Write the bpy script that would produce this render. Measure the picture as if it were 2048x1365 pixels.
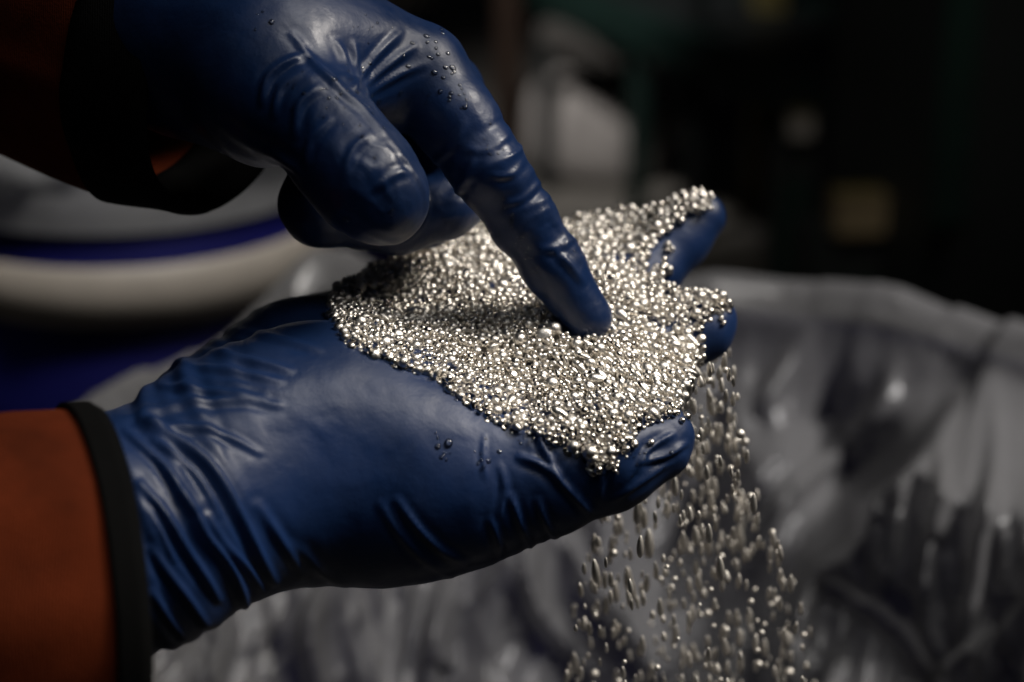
import bpy, bmesh, math, random
import numpy as np
from mathutils import Vector, Matrix
from mathutils.bvhtree import BVHTree

random.seed(7)
RNG = np.random.default_rng(11)
SC = bpy.context.scene
COL = SC.collection
for o in list(bpy.data.objects):
    bpy.data.objects.remove(o)

# ------------------------------------------------------------------ camera
PITCH = math.radians(20)
DIST = 0.585                              # focus distance, metres
LENS = 70.0
FWD = np.array([0, math.cos(PITCH), -math.sin(PITCH)])
UPV = np.array([0, math.sin(PITCH), math.cos(PITCH)])
RGT = np.array([1.0, 0, 0])
HOME = np.array([0, 0, 1.0])              # where the hands meet
CAM = HOME - DIST * FWD
PXS = 36.0 / LENS / 2048.0                # tangent per photo pixel

cd = bpy.data.cameras.new('camera')
cam = bpy.data.objects.new('camera', cd)
COL.objects.link(cam)
cam.location = CAM
cam.rotation_euler = (math.pi / 2 - PITCH, 0, 0)
cd.lens = LENS
cd.sensor_width = 36
cd.clip_start = 0.01
cd.clip_end = 100
cd.dof.use_dof = True
cd.dof.focus_distance = DIST - 0.004
cd.dof.aperture_fstop = 6.4
SC.camera = cam

# ------------------------------------------------------------------ light
w = bpy.data.worlds.new('World')
SC.world = w
w.use_nodes = True
w.node_tree.nodes['Background'].inputs[0].default_value = (0.75, 0.82, 1.0, 1)
w.node_tree.nodes['Background'].inputs[1].default_value = 0.0035

def cam_dir(r, u, t):
    v = r * RGT + u * UPV - t * FWD
    return v / np.linalg.norm(v)

def aim(o, target):
    d = Vector(target) - o.location
    o.rotation_euler = d.to_track_quat('-Z', 'Y').to_euler()

def lamp(name, kind, loc, target, energy, color, **kw):
    l = bpy.data.lights.new(name, kind)
    l.energy = energy
    l.color = color
    for k, v in kw.items():
        setattr(l, k, v)
    o = bpy.data.objects.new(name, l)
    COL.objects.link(o)
    o.location = loc
    aim(o, target)
    return o

key = lamp('key_lamp', 'SPOT', HOME + 1.2 * cam_dir(0.74, 0.66, 0.16), HOME + np.array([0.072, 0, -0.048]),
           96, (1.0, 0.93, 0.84), spot_size=math.radians(24), spot_blend=1.0, shadow_soft_size=0.24)
side = lamp('side_lamp', 'SPOT', HOME + 1.3 * cam_dir(0.05, 0.45, 0.88), HOME + np.array([-0.035, 0, -0.08]),
            3.5, (0.90, 0.95, 1.0), spot_size=math.radians(15), spot_blend=1.0, shadow_soft_size=0.16)
overhead = lamp('overhead_fill', 'AREA', HOME + np.array([0.5, -0.05, 1.15]), HOME + np.array([0.06, 0.02, 0]),
               1.1, (1.0, 0.97, 0.93), shape='RECTANGLE', size=1.1, size_y=0.7, spread=math.radians(55))  # unseen area light added overhead as soft fill for the granules
bag = lamp('drum_fill', 'SPOT', HOME + np.array([0.95, 0.05, 0.70]), HOME + np.array([0.30, 0.45, -0.30]),
           60, (1.0, 0.96, 0.94), spot_size=math.radians(33), spot_blend=1.0, shadow_soft_size=0.07)  # unseen spot added to brighten the liner on the right
left = lamp('drum_fill', 'SPOT', (0.0, 0.32, 2.0), (-0.24, 0.66, 0.86), 34, (1.0, 0.95, 0.9),
            spot_size=math.radians(48), spot_blend=1.0, shadow_soft_size=0.08)  # extra unseen spot, added to lift the left drum and its film
hall = lamp('hall_fill', 'SPOT', (-0.35, 2.6, 1.6), (0.20, 4.0, 0.10), 95, (1.0, 0.95, 0.9),
            spot_size=math.radians(44), spot_blend=1.0, shadow_soft_size=0.1)  # added fill spot, out of view, for the far floor and sacks
hall2 = lamp('hall_fill', 'SPOT', (0.25, 0.9, 1.9), (0.46, 2.0, 0.55), 20, (1.0, 0.93, 0.8),
             spot_size=math.radians(34), spot_blend=1.0, shadow_soft_size=0.1)  # another unseen added spot, brightening the small box on its cabinet

SC.view_settings.view_transform = 'Standard'
SC.view_settings.look = 'None'
SC.view_settings.exposure = 0.0
SC.view_settings.gamma = 1.0
SC.cycles.use_denoising = True
SC.cycles.max_bounces = 10
SC.cycles.transparent_max_bounces = 12
SC.cycles.sample_clamp_indirect = 6.0
SC.cycles.caustics_reflective = True

# ------------------------------------------------------------------ helpers
def P(px, py, d=0.0):
    """photo pixel + millimetres towards the viewer from the focus plane -> world point"""
    z = DIST - d / 1000.0
    return CAM + z * (FWD + (px - 1024) * PXS * RGT + (682.5 - py) * PXS * UPV)

def Q(px, py, z):
    return CAM + z * (FWD + (px - 1024) * PXS * RGT + (682.5 - py) * PXS * UPV)

def project(V):
    R = V - CAM
    z = R @ FWD
    return 1024 + (R @ RGT) / z / PXS, 682.5 - (R @ UPV) / z / PXS, z

def tag(o, label=None, cat=None, group=None, kind=None):
    for k, v in (('label', label), ('category', cat), ('group', group), ('kind', kind)):
        if v:
            o[k] = v
    return o

def empty(name, loc):
    o = bpy.data.objects.new(name, None)
    o.empty_display_size = 0.02
    COL.objects.link(o)
    o.location = loc
    return o

def mesh_obj(name, V, F, mat, parent=None, origin=None, smooth=True):
    """V in world coordinates."""
    V = np.asarray(V, dtype=float)
    if origin is None:
        origin = np.array(parent.matrix_world_loc if hasattr(parent, 'matrix_world_loc') else (0, 0, 0))
    origin = np.asarray(origin, dtype=float)
    me = bpy.data.meshes.new(name)
    me.from_pydata((V - origin).tolist(), [], F if isinstance(F, list) else F.tolist())
    me.update()
    if smooth:
        me.polygons.foreach_set('use_smooth', [True] * len(me.polygons))
    if mat:
        me.materials.append(mat)
    o = bpy.data.objects.new(name, me)
    COL.objects.link(o)
    if parent is not None:
        o.parent = parent
        wl = Vector((0, 0, 0))
        p = parent
        while p is not None:
            wl += p.location
            p = p.parent
        o.location = Vector(origin) - wl
    else:
        o.location = origin
    return o

def bm_obj(name, bm, mat, parent=None, smooth=False, loc=(0, 0, 0)):
    me = bpy.data.meshes.new(name)
    bm.to_mesh(me)
    bm.free()
    if smooth:
        me.polygons.foreach_set('use_smooth', [True] * len(me.polygons))
    me.materials.append(mat)
    o = bpy.data.objects.new(name, me)
    COL.objects.link(o)
    o.location = loc
    o.parent = parent
    return o

def vnormals(V, F):
    F = np.asarray(F)
    n = np.zeros_like(V)
    fn = np.cross(V[F[:, 2]] - V[F[:, 0]], V[F[:, 3]] - V[F[:, 1]])
    for k in range(4):
        np.add.at(n, F[:, k], fn)
    return n / np.maximum(np.linalg.norm(n, axis=1, keepdims=True), 1e-12)

def sstep(a, b, x):
    t = np.clip((x - a) / (b - a), 0, 1)
    return t * t * (3 - 2 * t)

class Waves:
    """cheap smooth 3D noise: warped sines"""
    def __init__(self, seed, n=10):
        r = np.random.default_rng(seed)
        self.k = r.normal(size=(n, 3))
        self.k /= np.linalg.norm(self.k, axis=1, keepdims=True)
        self.k *= r.uniform(0.6, 1.6, size=(n, 1))
        self.p = r.uniform(0, 6.28, n)
    def __call__(self, X, freq):
        s = 0
        ph = 0
        for k, p in zip(self.k, self.p):
            ph = np.sin(X @ k * freq + p + 1.1 * ph)
            s = s + ph
        return s / math.sqrt(len(self.p))

# polyline distance in the image plane: returns (signed distance, position 0..1)
def polydist(px, py, line):
    L = np.array(line, float)
    best = np.full(px.shape, 1e9)
    sgn = np.zeros(px.shape)
    tt = np.zeros(px.shape)
    seg = np.linalg.norm(L[1:] - L[:-1], axis=1)
    acc = np.concatenate([[0], np.cumsum(seg)])
    for i in range(len(L) - 1):
        a, b = L[i], L[i + 1]
        d = b - a
        t = np.clip(((px - a[0]) * d[0] + (py - a[1]) * d[1]) / (d @ d), 0, 1)
        ex = px - a[0] - t * d[0]
        ey = py - a[1] - t * d[1]
        q = np.hypot(ex, ey)
        m = q < best
        best[m] = q[m]
        s = np.sign(d[0] * (py - a[1]) - d[1] * (px - a[0]))
        sgn[m] = s[m]
        tt[m] = ((acc[i] + t * seg[i]) / acc[-1])[m]
    return best * sgn, tt

def smooth_line(line, n=4):
    L = [np.array(p, float) for p in line]
    out = []
    for i in range(len(L) - 1):
        p0 = L[max(i - 1, 0)]; p1 = L[i]; p2 = L[i + 1]; p3 = L[min(i + 2, len(L) - 1)]
        for k in range(n):
            t = k / n
            out.append(0.5 * ((2 * p1) + (-p0 + p2) * t + (2 * p0 - 5 * p1 + 4 * p2 - p3) * t * t + (-p0 + 3 * p1 - 3 * p2 + p3) * t ** 3))
    out.append(L[-1])
    return out

# ------------------------------------------------------------------ materials
def new_mat(name):
    m = bpy.data.materials.new(name)
    m.use_nodes = True
    nt = m.node_tree
    return m, nt, nt.nodes['Principled BSDF']

def node(nt, kind, **kw):
    n = nt.nodes.new(kind)
    for k, v in kw.items():
        if k in n.inputs:
            n.inputs[k].default_value = v
        else:
            setattr(n, k, v)
    return n

def noise_of(nt, scale, detail=3, rough=0.5):
    tc = nt.nodes.new('ShaderNodeTexCoord')
    n = node(nt, 'ShaderNodeTexNoise')
    n.inputs['Scale'].default_value = scale
    n.inputs['Detail'].default_value = detail
    n.inputs['Roughness'].default_value = rough
    nt.links.new(tc.outputs['Object'], n.inputs['Vector'])
    return n

def ramp(nt, src, stops):
    r = nt.nodes.new('ShaderNodeValToRGB')
    e = r.color_ramp.elements
    while len(e) < len(stops):
        e.new(0.5)
    for el, (p, c) in zip(e, stops):
        el.position = p
        el.color = c if len(c) == 4 else (*c, 1)
    nt.links.new(src, r.inputs[0])
    return r

def bump(nt, src, strength, dist, bsdf, prev=None):
    b = nt.nodes.new('ShaderNodeBump')
    b.inputs['Strength'].default_value = strength
    b.inputs['Distance'].default_value = dist
    nt.links.new(src, b.inputs['Height'])
    if prev:
        nt.links.new(prev.outputs[0], b.inputs['Normal'])
    nt.links.new(b.outputs[0], bsdf.inputs['Normal'])
    return b

def plain(name, col, rough=0.5, metal=0.0, var=0.25, scale=30, bumps=0.0):
    m, nt, b = new_mat(name)
    n = noise_of(nt, scale, 4)
    lo = tuple(c * (1 - var) for c in col)
    hi = tuple(min(1, c * (1 + var)) for c in col)
    r = ramp(nt, n.outputs[0], [(0.3, lo), (0.7, hi)])
    nt.links.new(r.outputs[0], b.inputs['Base Color'])
    b.inputs['Roughness'].default_value = rough
    b.inputs['Metallic'].default_value = metal
    if bumps:
        bump(nt, n.outputs[0], bumps, 0.002, b)
    return m

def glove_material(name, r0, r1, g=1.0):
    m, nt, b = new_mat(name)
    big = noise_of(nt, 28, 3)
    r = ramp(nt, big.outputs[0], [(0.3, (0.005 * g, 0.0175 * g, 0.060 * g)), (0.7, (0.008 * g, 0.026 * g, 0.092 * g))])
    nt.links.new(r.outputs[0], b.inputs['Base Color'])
    wet = noise_of(nt, 60, 4, 0.6)
    rr = ramp(nt, wet.outputs[0], [(0.38, (r0,) * 3), (0.62, (r1,) * 3)])
    nt.links.new(rr.outputs[0], b.inputs['Roughness'])
    b.inputs['Specular IOR Level'].default_value = 0.42
    fine = noise_of(nt, 1500, 2)
    b1 = bump(nt, fine.outputs[0], 0.12, 0.0002, b)
    mid = noise_of(nt, 170, 3, 0.55)
    bump(nt, mid.outputs[0], 0.28, 0.0009, b, b1)
    return m

def silver_material(name='granulated_silver', r0=0.15, r1=0.42):
    m, nt, b = new_mat(name)
    n = noise_of(nt, 220, 2)
    r = ramp(nt, n.outputs[0], [(0.3, (0.78, 0.73, 0.66)), (0.7, (0.94, 0.90, 0.84))])
    nt.links.new(r.outputs[0], b.inputs['Base Color'])
    b.inputs['Metallic'].default_value = 1
    rr = ramp(nt, n.outputs[0], [(0.35, (r0,) * 3), (0.65, (r1,) * 3)])
    nt.links.new(rr.outputs[0], b.inputs['Roughness'])
    fn = noise_of(nt, 900, 2)
    bump(nt, fn.outputs[0], 0.25, 0.0003, b)
    return m

def film_material(name, col, alpha):
    m, nt, b = new_mat(name)
    out = nt.nodes['Material Output']
    n = noise_of(nt, 9, 4)
    r = ramp(nt, n.outputs[0], [(0.3, tuple(c * 0.8 for c in col)), (0.7, col)])
    nt.links.new(r.outputs[0], b.inputs['Base Color'])
    b.inputs['Roughness'].default_value = 0.24
    b.inputs['Specular IOR Level'].default_value = 0.7
    f1 = noise_of(nt, 38, 5, 0.62)
    wr = nt.nodes.new('ShaderNodeMath'); wr.operation = 'ABSOLUTE'
    sb = nt.nodes.new('ShaderNodeMath'); sb.operation = 'SUBTRACT'; sb.inputs[1].default_value = 0.5
    nt.links.new(f1.outputs[0], sb.inputs[0]); nt.links.new(sb.outputs[0], wr.inputs[0])
    bump(nt, wr.outputs[0], 0.35, 0.004, b)
    tl = nt.nodes.new('ShaderNodeBsdfTranslucent')
    tl.inputs[0].default_value = (*col, 1)
    mx = nt.nodes.new('ShaderNodeMixShader')
    mx.inputs[0].default_value = 0.40
    nt.links.new(b.outputs[0], mx.inputs[1])
    nt.links.new(tl.outputs[0], mx.inputs[2])
    tr = nt.nodes.new('ShaderNodeBsdfTransparent')
    tr.inputs[0].default_value = (0.9, 0.9, 0.92, 1)
    m2 = nt.nodes.new('ShaderNodeMixShader')
    lw = nt.nodes.new('ShaderNodeLayerWeight'); lw.inputs[0].default_value = 0.5
    mr = nt.nodes.new('ShaderNodeMapRange')
    mr.inputs['From Min'].default_value = 0.0; mr.inputs['From Max'].default_value = 0.85
    mr.inputs['To Min'].default_value = alpha - 0.35; mr.inputs['To Max'].default_value = min(1, alpha + 0.2)
    nt.links.new(lw.outputs['Facing'], mr.inputs['Value'])
    nt.links.new(mr.outputs[0], m2.inputs[0])
    nt.links.new(tr.outputs[0], m2.inputs[1])
    nt.links.new(mx.outputs[0], m2.inputs[2])
    nt.links.new(m2.outputs[0], out.inputs['Surface'])
    return m

def fabric_material(name, lo, hi):
    m, nt, b = new_mat(name)
    n = noise_of(nt, 15, 6, 0.65)
    r = ramp(nt, n.outputs[0], [(0.32, lo), (0.68, hi)])
    nt.links.new(r.outputs[0], b.inputs['Base Color'])
    b.inputs['Roughness'].default_value = 0.9
    b.inputs['Specular IOR Level'].default_value = 0.06
    f = noise_of(nt, 1100, 2)
    b1 = bump(nt, f.outputs[0], 0.5, 0.0004, b)
    wv = nt.nodes.new('ShaderNodeTexWave')
    tc = nt.nodes.new('ShaderNodeTexCoord')
    nt.links.new(tc.outputs['Object'], wv.inputs['Vector'])
    wv.inputs['Scale'].default_value = 420
    wv.inputs['Distortion'].default_value = 1.5
    bump(nt, wv.outputs['Fac'], 0.25, 0.0004, b, b1)
    return m

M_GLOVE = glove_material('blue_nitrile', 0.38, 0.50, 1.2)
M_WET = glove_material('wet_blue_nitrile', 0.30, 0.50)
M_SILVER = silver_material()
M_FROST = silver_material('frosted_silver', 0.40, 0.62)
M_ORANGE = fabric_material('orange_workwear', (0.055, 0.011, 0.004), (0.16, 0.029, 0.009))
M_BAND = fabric_material('black_binding', (0.003, 0.003, 0.003), (0.006, 0.006, 0.006))
M_FILM = film_material('clear_plastic_film', (0.30, 0.297, 0.30), 1.0)
M_FILM2 = film_material('cloudy_plastic_film', (0.62, 0.63, 0.64), 1.15)
M_BLUE = plain('blue_drum_plastic', (0.007, 0.008, 0.10), 0.42, 0, 0.15, 12)
M_CREAM = plain('cream_plastic', (0.42, 0.38, 0.33), 0.5, 0, 0.12, 20)
M_CONC = plain('concrete', (0.17, 0.16, 0.145), 0.85, 0, 0.35, 3, 0.2)
M_GREEN = plain('dark_green_paint', (0.008, 0.024, 0.020), 0.5, 0, 0.2, 8)
M_OLIVE = plain('olive_yellow_paint', (0.12, 0.10, 0.035), 0.55, 0, 0.3, 8)
M_RUST = plain('rusty_orange_paint', (0.02, 0.009, 0.004), 0.6, 0, 0.3, 8)
M_SACK = plain('pale_sackcloth', (0.34, 0.32, 0.31), 0.85, 0, 0.2, 14, 0.3)
M_CARD = plain('cardboard', (0.22, 0.17, 0.10), 0.8, 0, 0.15, 14)
M_STEEL = plain('grey_steel', (0.20, 0.19, 0.18), 0.45, 0.6, 0.2, 10)
M_DARK = plain('dark_machine_paint', (0.012, 0.015, 0.016), 0.55, 0, 0.3, 6)

def water_material():
    m, nt, b = new_mat('water')
    out = nt.nodes['Material Output']
    gl = nt.nodes.new('ShaderNodeBsdfGlossy')
    gl.inputs['Roughness'].default_value = 0.04
    tr = nt.nodes.new('ShaderNodeBsdfTransparent')
    fr = nt.nodes.new('ShaderNodeFresnel')
    fr.inputs['IOR'].default_value = 1.7
    mx = nt.nodes.new('ShaderNodeMixShader')
    nt.links.new(fr.outputs[0], mx.inputs[0])
    nt.links.new(tr.outputs[0], mx.inputs[1])
    nt.links.new(gl.outputs[0], mx.inputs[2])
    nt.links.new(mx.outputs[0], out.inputs['Surface'])
    return m
M_WATER = water_material()

# ------------------------------------------------------------------ floor and far hall
def box(bm, c, size, rz=0.0, bev=0.0):
    r = bmesh.ops.create_cube(bm, size=1.0)
    vs = r['verts']
    bmesh.ops.scale(bm, vec=size, verts=vs)
    if bev:
        es = list({e for v in vs for e in v.link_edges})
        rr = bmesh.ops.bevel(bm, geom=es, offset=bev, segments=2, affect='EDGES')
        vs = list({v for f in rr['faces'] for v in f.verts} | {v for v in vs if v.is_valid})
    bmesh.ops.rotate(bm, cent=(0, 0, 0), matrix=Matrix.Rotation(rz, 3, 'Z'), verts=vs)
    bmesh.ops.translate(bm, vec=c, verts=vs)

def bar(bm, a, b, wd, ht):
    """a square section bar from a to b"""
    a = Vector(a); b = Vector(b)
    d = b - a
    r = bmesh.ops.create_cube(bm, size=1.0)
    vs = r['verts']
    bmesh.ops.scale(bm, vec=(wd, ht, d.length), verts=vs)
    q = d.to_track_quat('Z', 'Y')
    bmesh.ops.rotate(bm, cent=(0, 0, 0), matrix=q.to_matrix(), verts=vs)
    bmesh.ops.translate(bm, vec=(a + b) / 2, verts=vs)

bm = bmesh.new()
bmesh.ops.create_grid(bm, x_segments=40, y_segments=40, size=9)
tag(bm_obj('floor', bm, M_CONC, loc=(0, 4, 0)), kind='structure')

def floor_at(px, py):
    ray = FWD + (px - 1024) * PXS * RGT + (682.5 - py) * PXS * UPV
    return CAM + ray * (CAM[2] / -ray[2])

def at_depth(px, py, z):
    return Q(px, py, z)

# conveyor with a green side rail running from far to near
def at_height(px, py, h):
    ray = FWD + (px - 1024) * PXS * RGT + (682.5 - py) * PXS * UPV
    return CAM + ray * ((CAM[2] - h) / -ray[2])
A = at_height(1060, -30, 0.42); B = at_height(1900, 310, 0.42)
root = empty('conveyor', (float(B[0]), float(B[1]), 0))
def part_bars(name, bars, mat, parent):
    bm = bmesh.new()
    off = parent.location
    for a, b, wd, ht in bars:
        bar(bm, Vector(a) - off, Vector(b) - off, wd, ht)
    return bm_obj(name, bm, mat, parent)
tag(root, 'dark green conveyor rail on thin legs running away across the floor', 'conveyor')
part_bars('side_rail', [(A, B, 0.075, 0.06)], M_GREEN, root)
A2 = A + np.array([0.35, 0.22, 0]); B2 = B + np.array([0.35, 0.22, 0])
part_bars('side_rail', [(A2, B2, 0.075, 0.06)], M_GREEN, root)
for t in (0.34, 0.90):
    for s, (a, b) in enumerate(((A, B), (A2, B2))):
        p = a + (b - a) * t
        part_bars('leg', [((p[0], p[1], 0), (p[0], p[1], 0.395), 0.04, 0.04)], M_GREEN, root)
bm = bmesh.new()
a = Vector(A) - root.location; b = Vector(B) - root.location
a2 = Vector(A2) - root.location; b2 = Vector(B2) - root.location
vs = [bm.verts.new(v + Vector((0, 0, dz))) for dz in (0.0, 0.012) for v in (a, b, b2, a2)]
for f in ((3, 2, 1, 0), (4, 5, 6, 7), (0, 1, 5, 4), (1, 2, 6, 5), (2, 3, 7, 6), (3, 0, 4, 7)):
    bm.faces.new([vs[i] for i in f])
bm_obj('belt', bm, M_DARK, root)

# posts standing on the floor
def post(name, px0, pytop, pybot, z, wd, mat, label, cat):
    b = Q(px0, pybot, z)
    t = Q(px0, pytop, z)
    root = empty(name, (float(b[0]), float(b[1]), 0))
    tag(root, label, cat)
    bm = bmesh.new()
    box(bm, (0, 0, t[2] / 2 + 0.01), (wd, wd, t[2] - 0.02), 0.2, 0.006)
    bm_obj('post', bm, mat, root)
    bm = bmesh.new()
    box(bm, (0, 0, 0.006), (wd * 1.6, wd * 1.6, 0.012), 0.2, 0.002)
    bm_obj('foot_plate', bm, mat, root)
    bm = bmesh.new()
    box(bm, (0, 0, t[2] + 0.004), (wd * 1.12, wd * 1.12, 0.012), 0.2, 0.002)
    bm_obj('cap', bm, mat, root)
    return root
post('machine_post', 1530, -90, 180, 4.2, 0.062, M_OLIVE, 'olive yellow post right of the pale sacks', 'post')
post('machine_post', 1014, -120, 165, 4.4, 0.05, M_RUST, 'rusty orange post behind the pointing finger knuckle', 'post')
post('machine_post', 1388, -60, 260, 4.0, 0.034, M_DARK, 'thin black post between the two pale sacks', 'post')

# lumpy pale sacks lying on the floor
def sack(px, py, sx, sy, sz, seed, label):
    b = floor_at(px, py)
    root = empty('sack', (float(b[0]), float(b[1]), 0))
    tag(root, label, 'sack', 'pale sacks on the floor')
    bm = bmesh.new()
    bmesh.ops.create_uvsphere(bm, u_segments=28, v_segments=18, radius=1)
    nz = Waves(seed)
    for v in bm.verts:
        c = np.array(v.co)
        q = np.sign(c) * np.abs(c) ** 0.7
        q = q * (1 + 0.06 * nz(c[None], 3.0)[0])
        v.co = (q[0] * sx, q[1] * sy, max(0, (q[2] + 0.8) * sz))
    bm_obj('cloth', bm, M_SACK, root, True)
    bm = bmesh.new()
    bmesh.ops.create_cone(bm, segments=14, radius1=0.025, radius2=0.045, depth=0.06, cap_ends=True)
    bmesh.ops.rotate(bm, cent=(0, 0, 0), matrix=Matrix.Rotation(math.pi / 2, 3, 'Y'), verts=bm.verts[:])
    bm_obj('tied_neck', bm, M_SACK, root, True, (sx * 1.02, 0, sz * 0.8))
sack(1178, 345, 0.17, 0.16, 0.135, 3, 'larger pale grey sack on the floor behind the index finger')
sack(1335, 262, 0.055, 0.08, 0.11, 4, 'narrow pale sack left of the thin black post')
sack(1445, 225, 0.065, 0.07, 0.05, 5, 'small pale sack right of the thin black post')

# grey pipe lying above the sacks
a = Q(1090, 60, 4.3); b = Q(1285, 118, 4.1)
root = empty('steel_pipe', (float(a[0]), float(a[1]), float(a[2])))
tag(root, 'dull grey steel pipe slung low on two feet behind the sack', 'pipe')
part_bars('tube', [(a, b, 0.04, 0.04)], M_STEEL, root)
for p in (a, b):
    part_bars('foot', [((p[0], p[1], 0), (p[0], p[1], p[2] - 0.02), 0.03, 0.03)], M_DARK, root)

# carton on a dark cabinet
def carton(px, py, z, sx, sz, mat, label, support=True, name='cardboard_box', cat='box'):
    c = Q(px, py, z)
    base = c[2] - sz / 2
    root = empty(name, (float(c[0]), float(c[1]), float(base)))
    tag(root, label, cat)
    bm = bmesh.new(); box(bm, (0, 0, sz / 2), (sx, sx * 0.7, sz), 0.15, 0.003)
    bm_obj('carton', bm, mat, root)
    bm = bmesh.new(); box(bm, (0, 0, sz + 0.003), (sx * 1.01, sx * 0.71, 0.004), 0.15)
    bm_obj('lid', bm, mat, root)
    bm = bmesh.new(); box(bm, (0, 0, sz + 0.0065), (sx * 1.0, 0.03, 0.002), 0.15)
    bm_obj('tape', bm, M_OLIVE, root)
    if support:
        r2 = empty('machine_cabinet', (float(c[0]), float(c[1]) + 0.05, 0))
        tag(r2, 'dark machine cabinet under the ' + label.split(' on ')[0], 'cabinet')
        bm = bmesh.new(); box(bm, (0, 0, (base - 0.02) / 2 + 0.02), (sx * 2.0, sx * 1.6, base - 0.024), 0.1, 0.01)
        bm_obj('housing', bm, M_DARK, r2)
        bm = bmesh.new(); box(bm, (0, 0, 0.01), (sx * 1.8, sx * 1.4, 0.02), 0.1)
        bm_obj('plinth', bm, M_DARK, r2)
        bm = bmesh.new(); box(bm, (-sx * 0.1, -sx * 0.88, base * 0.6), (sx * 1.4, 0.02, base * 0.5), 0.1, 0.004)
        bm_obj('door', bm, M_GREEN, r2)
carton(1716, 428, 2.6, 0.068, 0.05, M_CARD, 'small tan cardboard box on the low dark cabinet')
carton(1600, 255, 3.0, 0.035, 0.032, M_SACK, 'tiny off white carton on the tall narrow cabinet')

# tall dark machine at right edge
c = Q(1960, 330, 2.6)
root = empty('machine', (float(c[0]), float(c[1]), 0))
tag(root, 'tall nearly black machine housing at the right edge', 'machine')
bm = bmesh.new(); box(bm, (0, 0, 0.62), (0.26, 0.4, 1.2), 0.25, 0.012); bm_obj('housing', bm, M_DARK, root)
bm = bmesh.new(); box(bm, (0, 0, 0.01), (0.24, 0.36, 0.02), 0.25); bm_obj('plinth', bm, M_DARK, root)
bm = bmesh.new(); box(bm, (-0.05, -0.206, 0.66), (0.12, 0.016, 0.3), 0.25, 0.003); bm_obj('panel', bm, M_GREEN, root)

# ------------------------------------------------------------------ drums
def lathe(profile, seg=72):
    V = []; F = []
    n = len(profile)
    for i in range(seg):
        t = 2 * math.pi * i / seg
        for r, z in profile:
            V.append((r * math.cos(t), r * math.sin(t), z))
    for i in range(seg):
        j = (i + 1) % seg
        for k in range(n - 1):
            F.append((i * n + k, j * n + k, j * n + k + 1, i * n + k + 1))
    return np.array(V), F

def drum(center, r, top, label, band_mat, band_h=0.05, name='plastic_drum', drop=0.02):
    root = empty(name, (float(center[0]), float(center[1]), 0))
    tag(root, label, 'drum')
    o = np.array(root.location)
    bt = top - drop
    V, F = lathe([(0.0, 0.002), (r - 0.02, 0.002), (r - 0.004, 0.012), (r, 0.03), (r, top * 0.32), (r + 0.006, top * 0.34), (r, top * 0.36),
                  (r, top * 0.66), (r + 0.006, top * 0.68), (r, top * 0.70), (r, top - 0.004), (r - 0.003, top), (r - 0.006, top - 0.004),
                  (r - 0.008, 0.03), (0.0, 0.02)])
    mesh_obj('body', V + o, F, M_BLUE, root, o)
    V, F = lathe([(r + 0.001, bt - band_h), (r + 0.007, bt - band_h + 0.003), (r + 0.0085, bt - band_h * 0.5), (r + 0.007, bt - 0.003), (r + 0.001, bt)])
    mesh_obj('collar', V + o, F, band_mat, root, o)
    return root

# receiving drum in front (the liner covers it)
FAR = Q(1240, 582, 1.16)
RD = 0.29
DC = np.array([FAR[0], FAR[1] - RD, 0]); RIM = float(FAR[2]) - 0.008
drum(DC, RD, RIM, 'blue open drum lined with clear plastic below the hands', M_BLUE, 0.03)

# drum on the left, further back
LZ = 1.25
lc = Q(178, 512, LZ)
LR = 0.135
LTOP = float(lc[2]) + 0.0
drum_y = lc[1] + LR
drum((lc[0], drum_y), LR, LTOP + 0.016, 'blue drum with cream collar and plastic film over its top', M_CREAM, 0.040, drop=0.024)

# far drum peeking out over the pointing hand
fc = Q(735, 42, 1.9)
root_far = drum((fc[0] - 0.03, fc[1] + 0.1), 0.085, float(fc[2]) + 0.09, 'far small blue drum with pale collar at the top edge', M_CREAM, 0.06, drop=0.03)

# ------------------------------------------------------------------ plastic liner
def ridge(s, wdt):
    return np.exp(-(s / wdt) ** 2)

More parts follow.
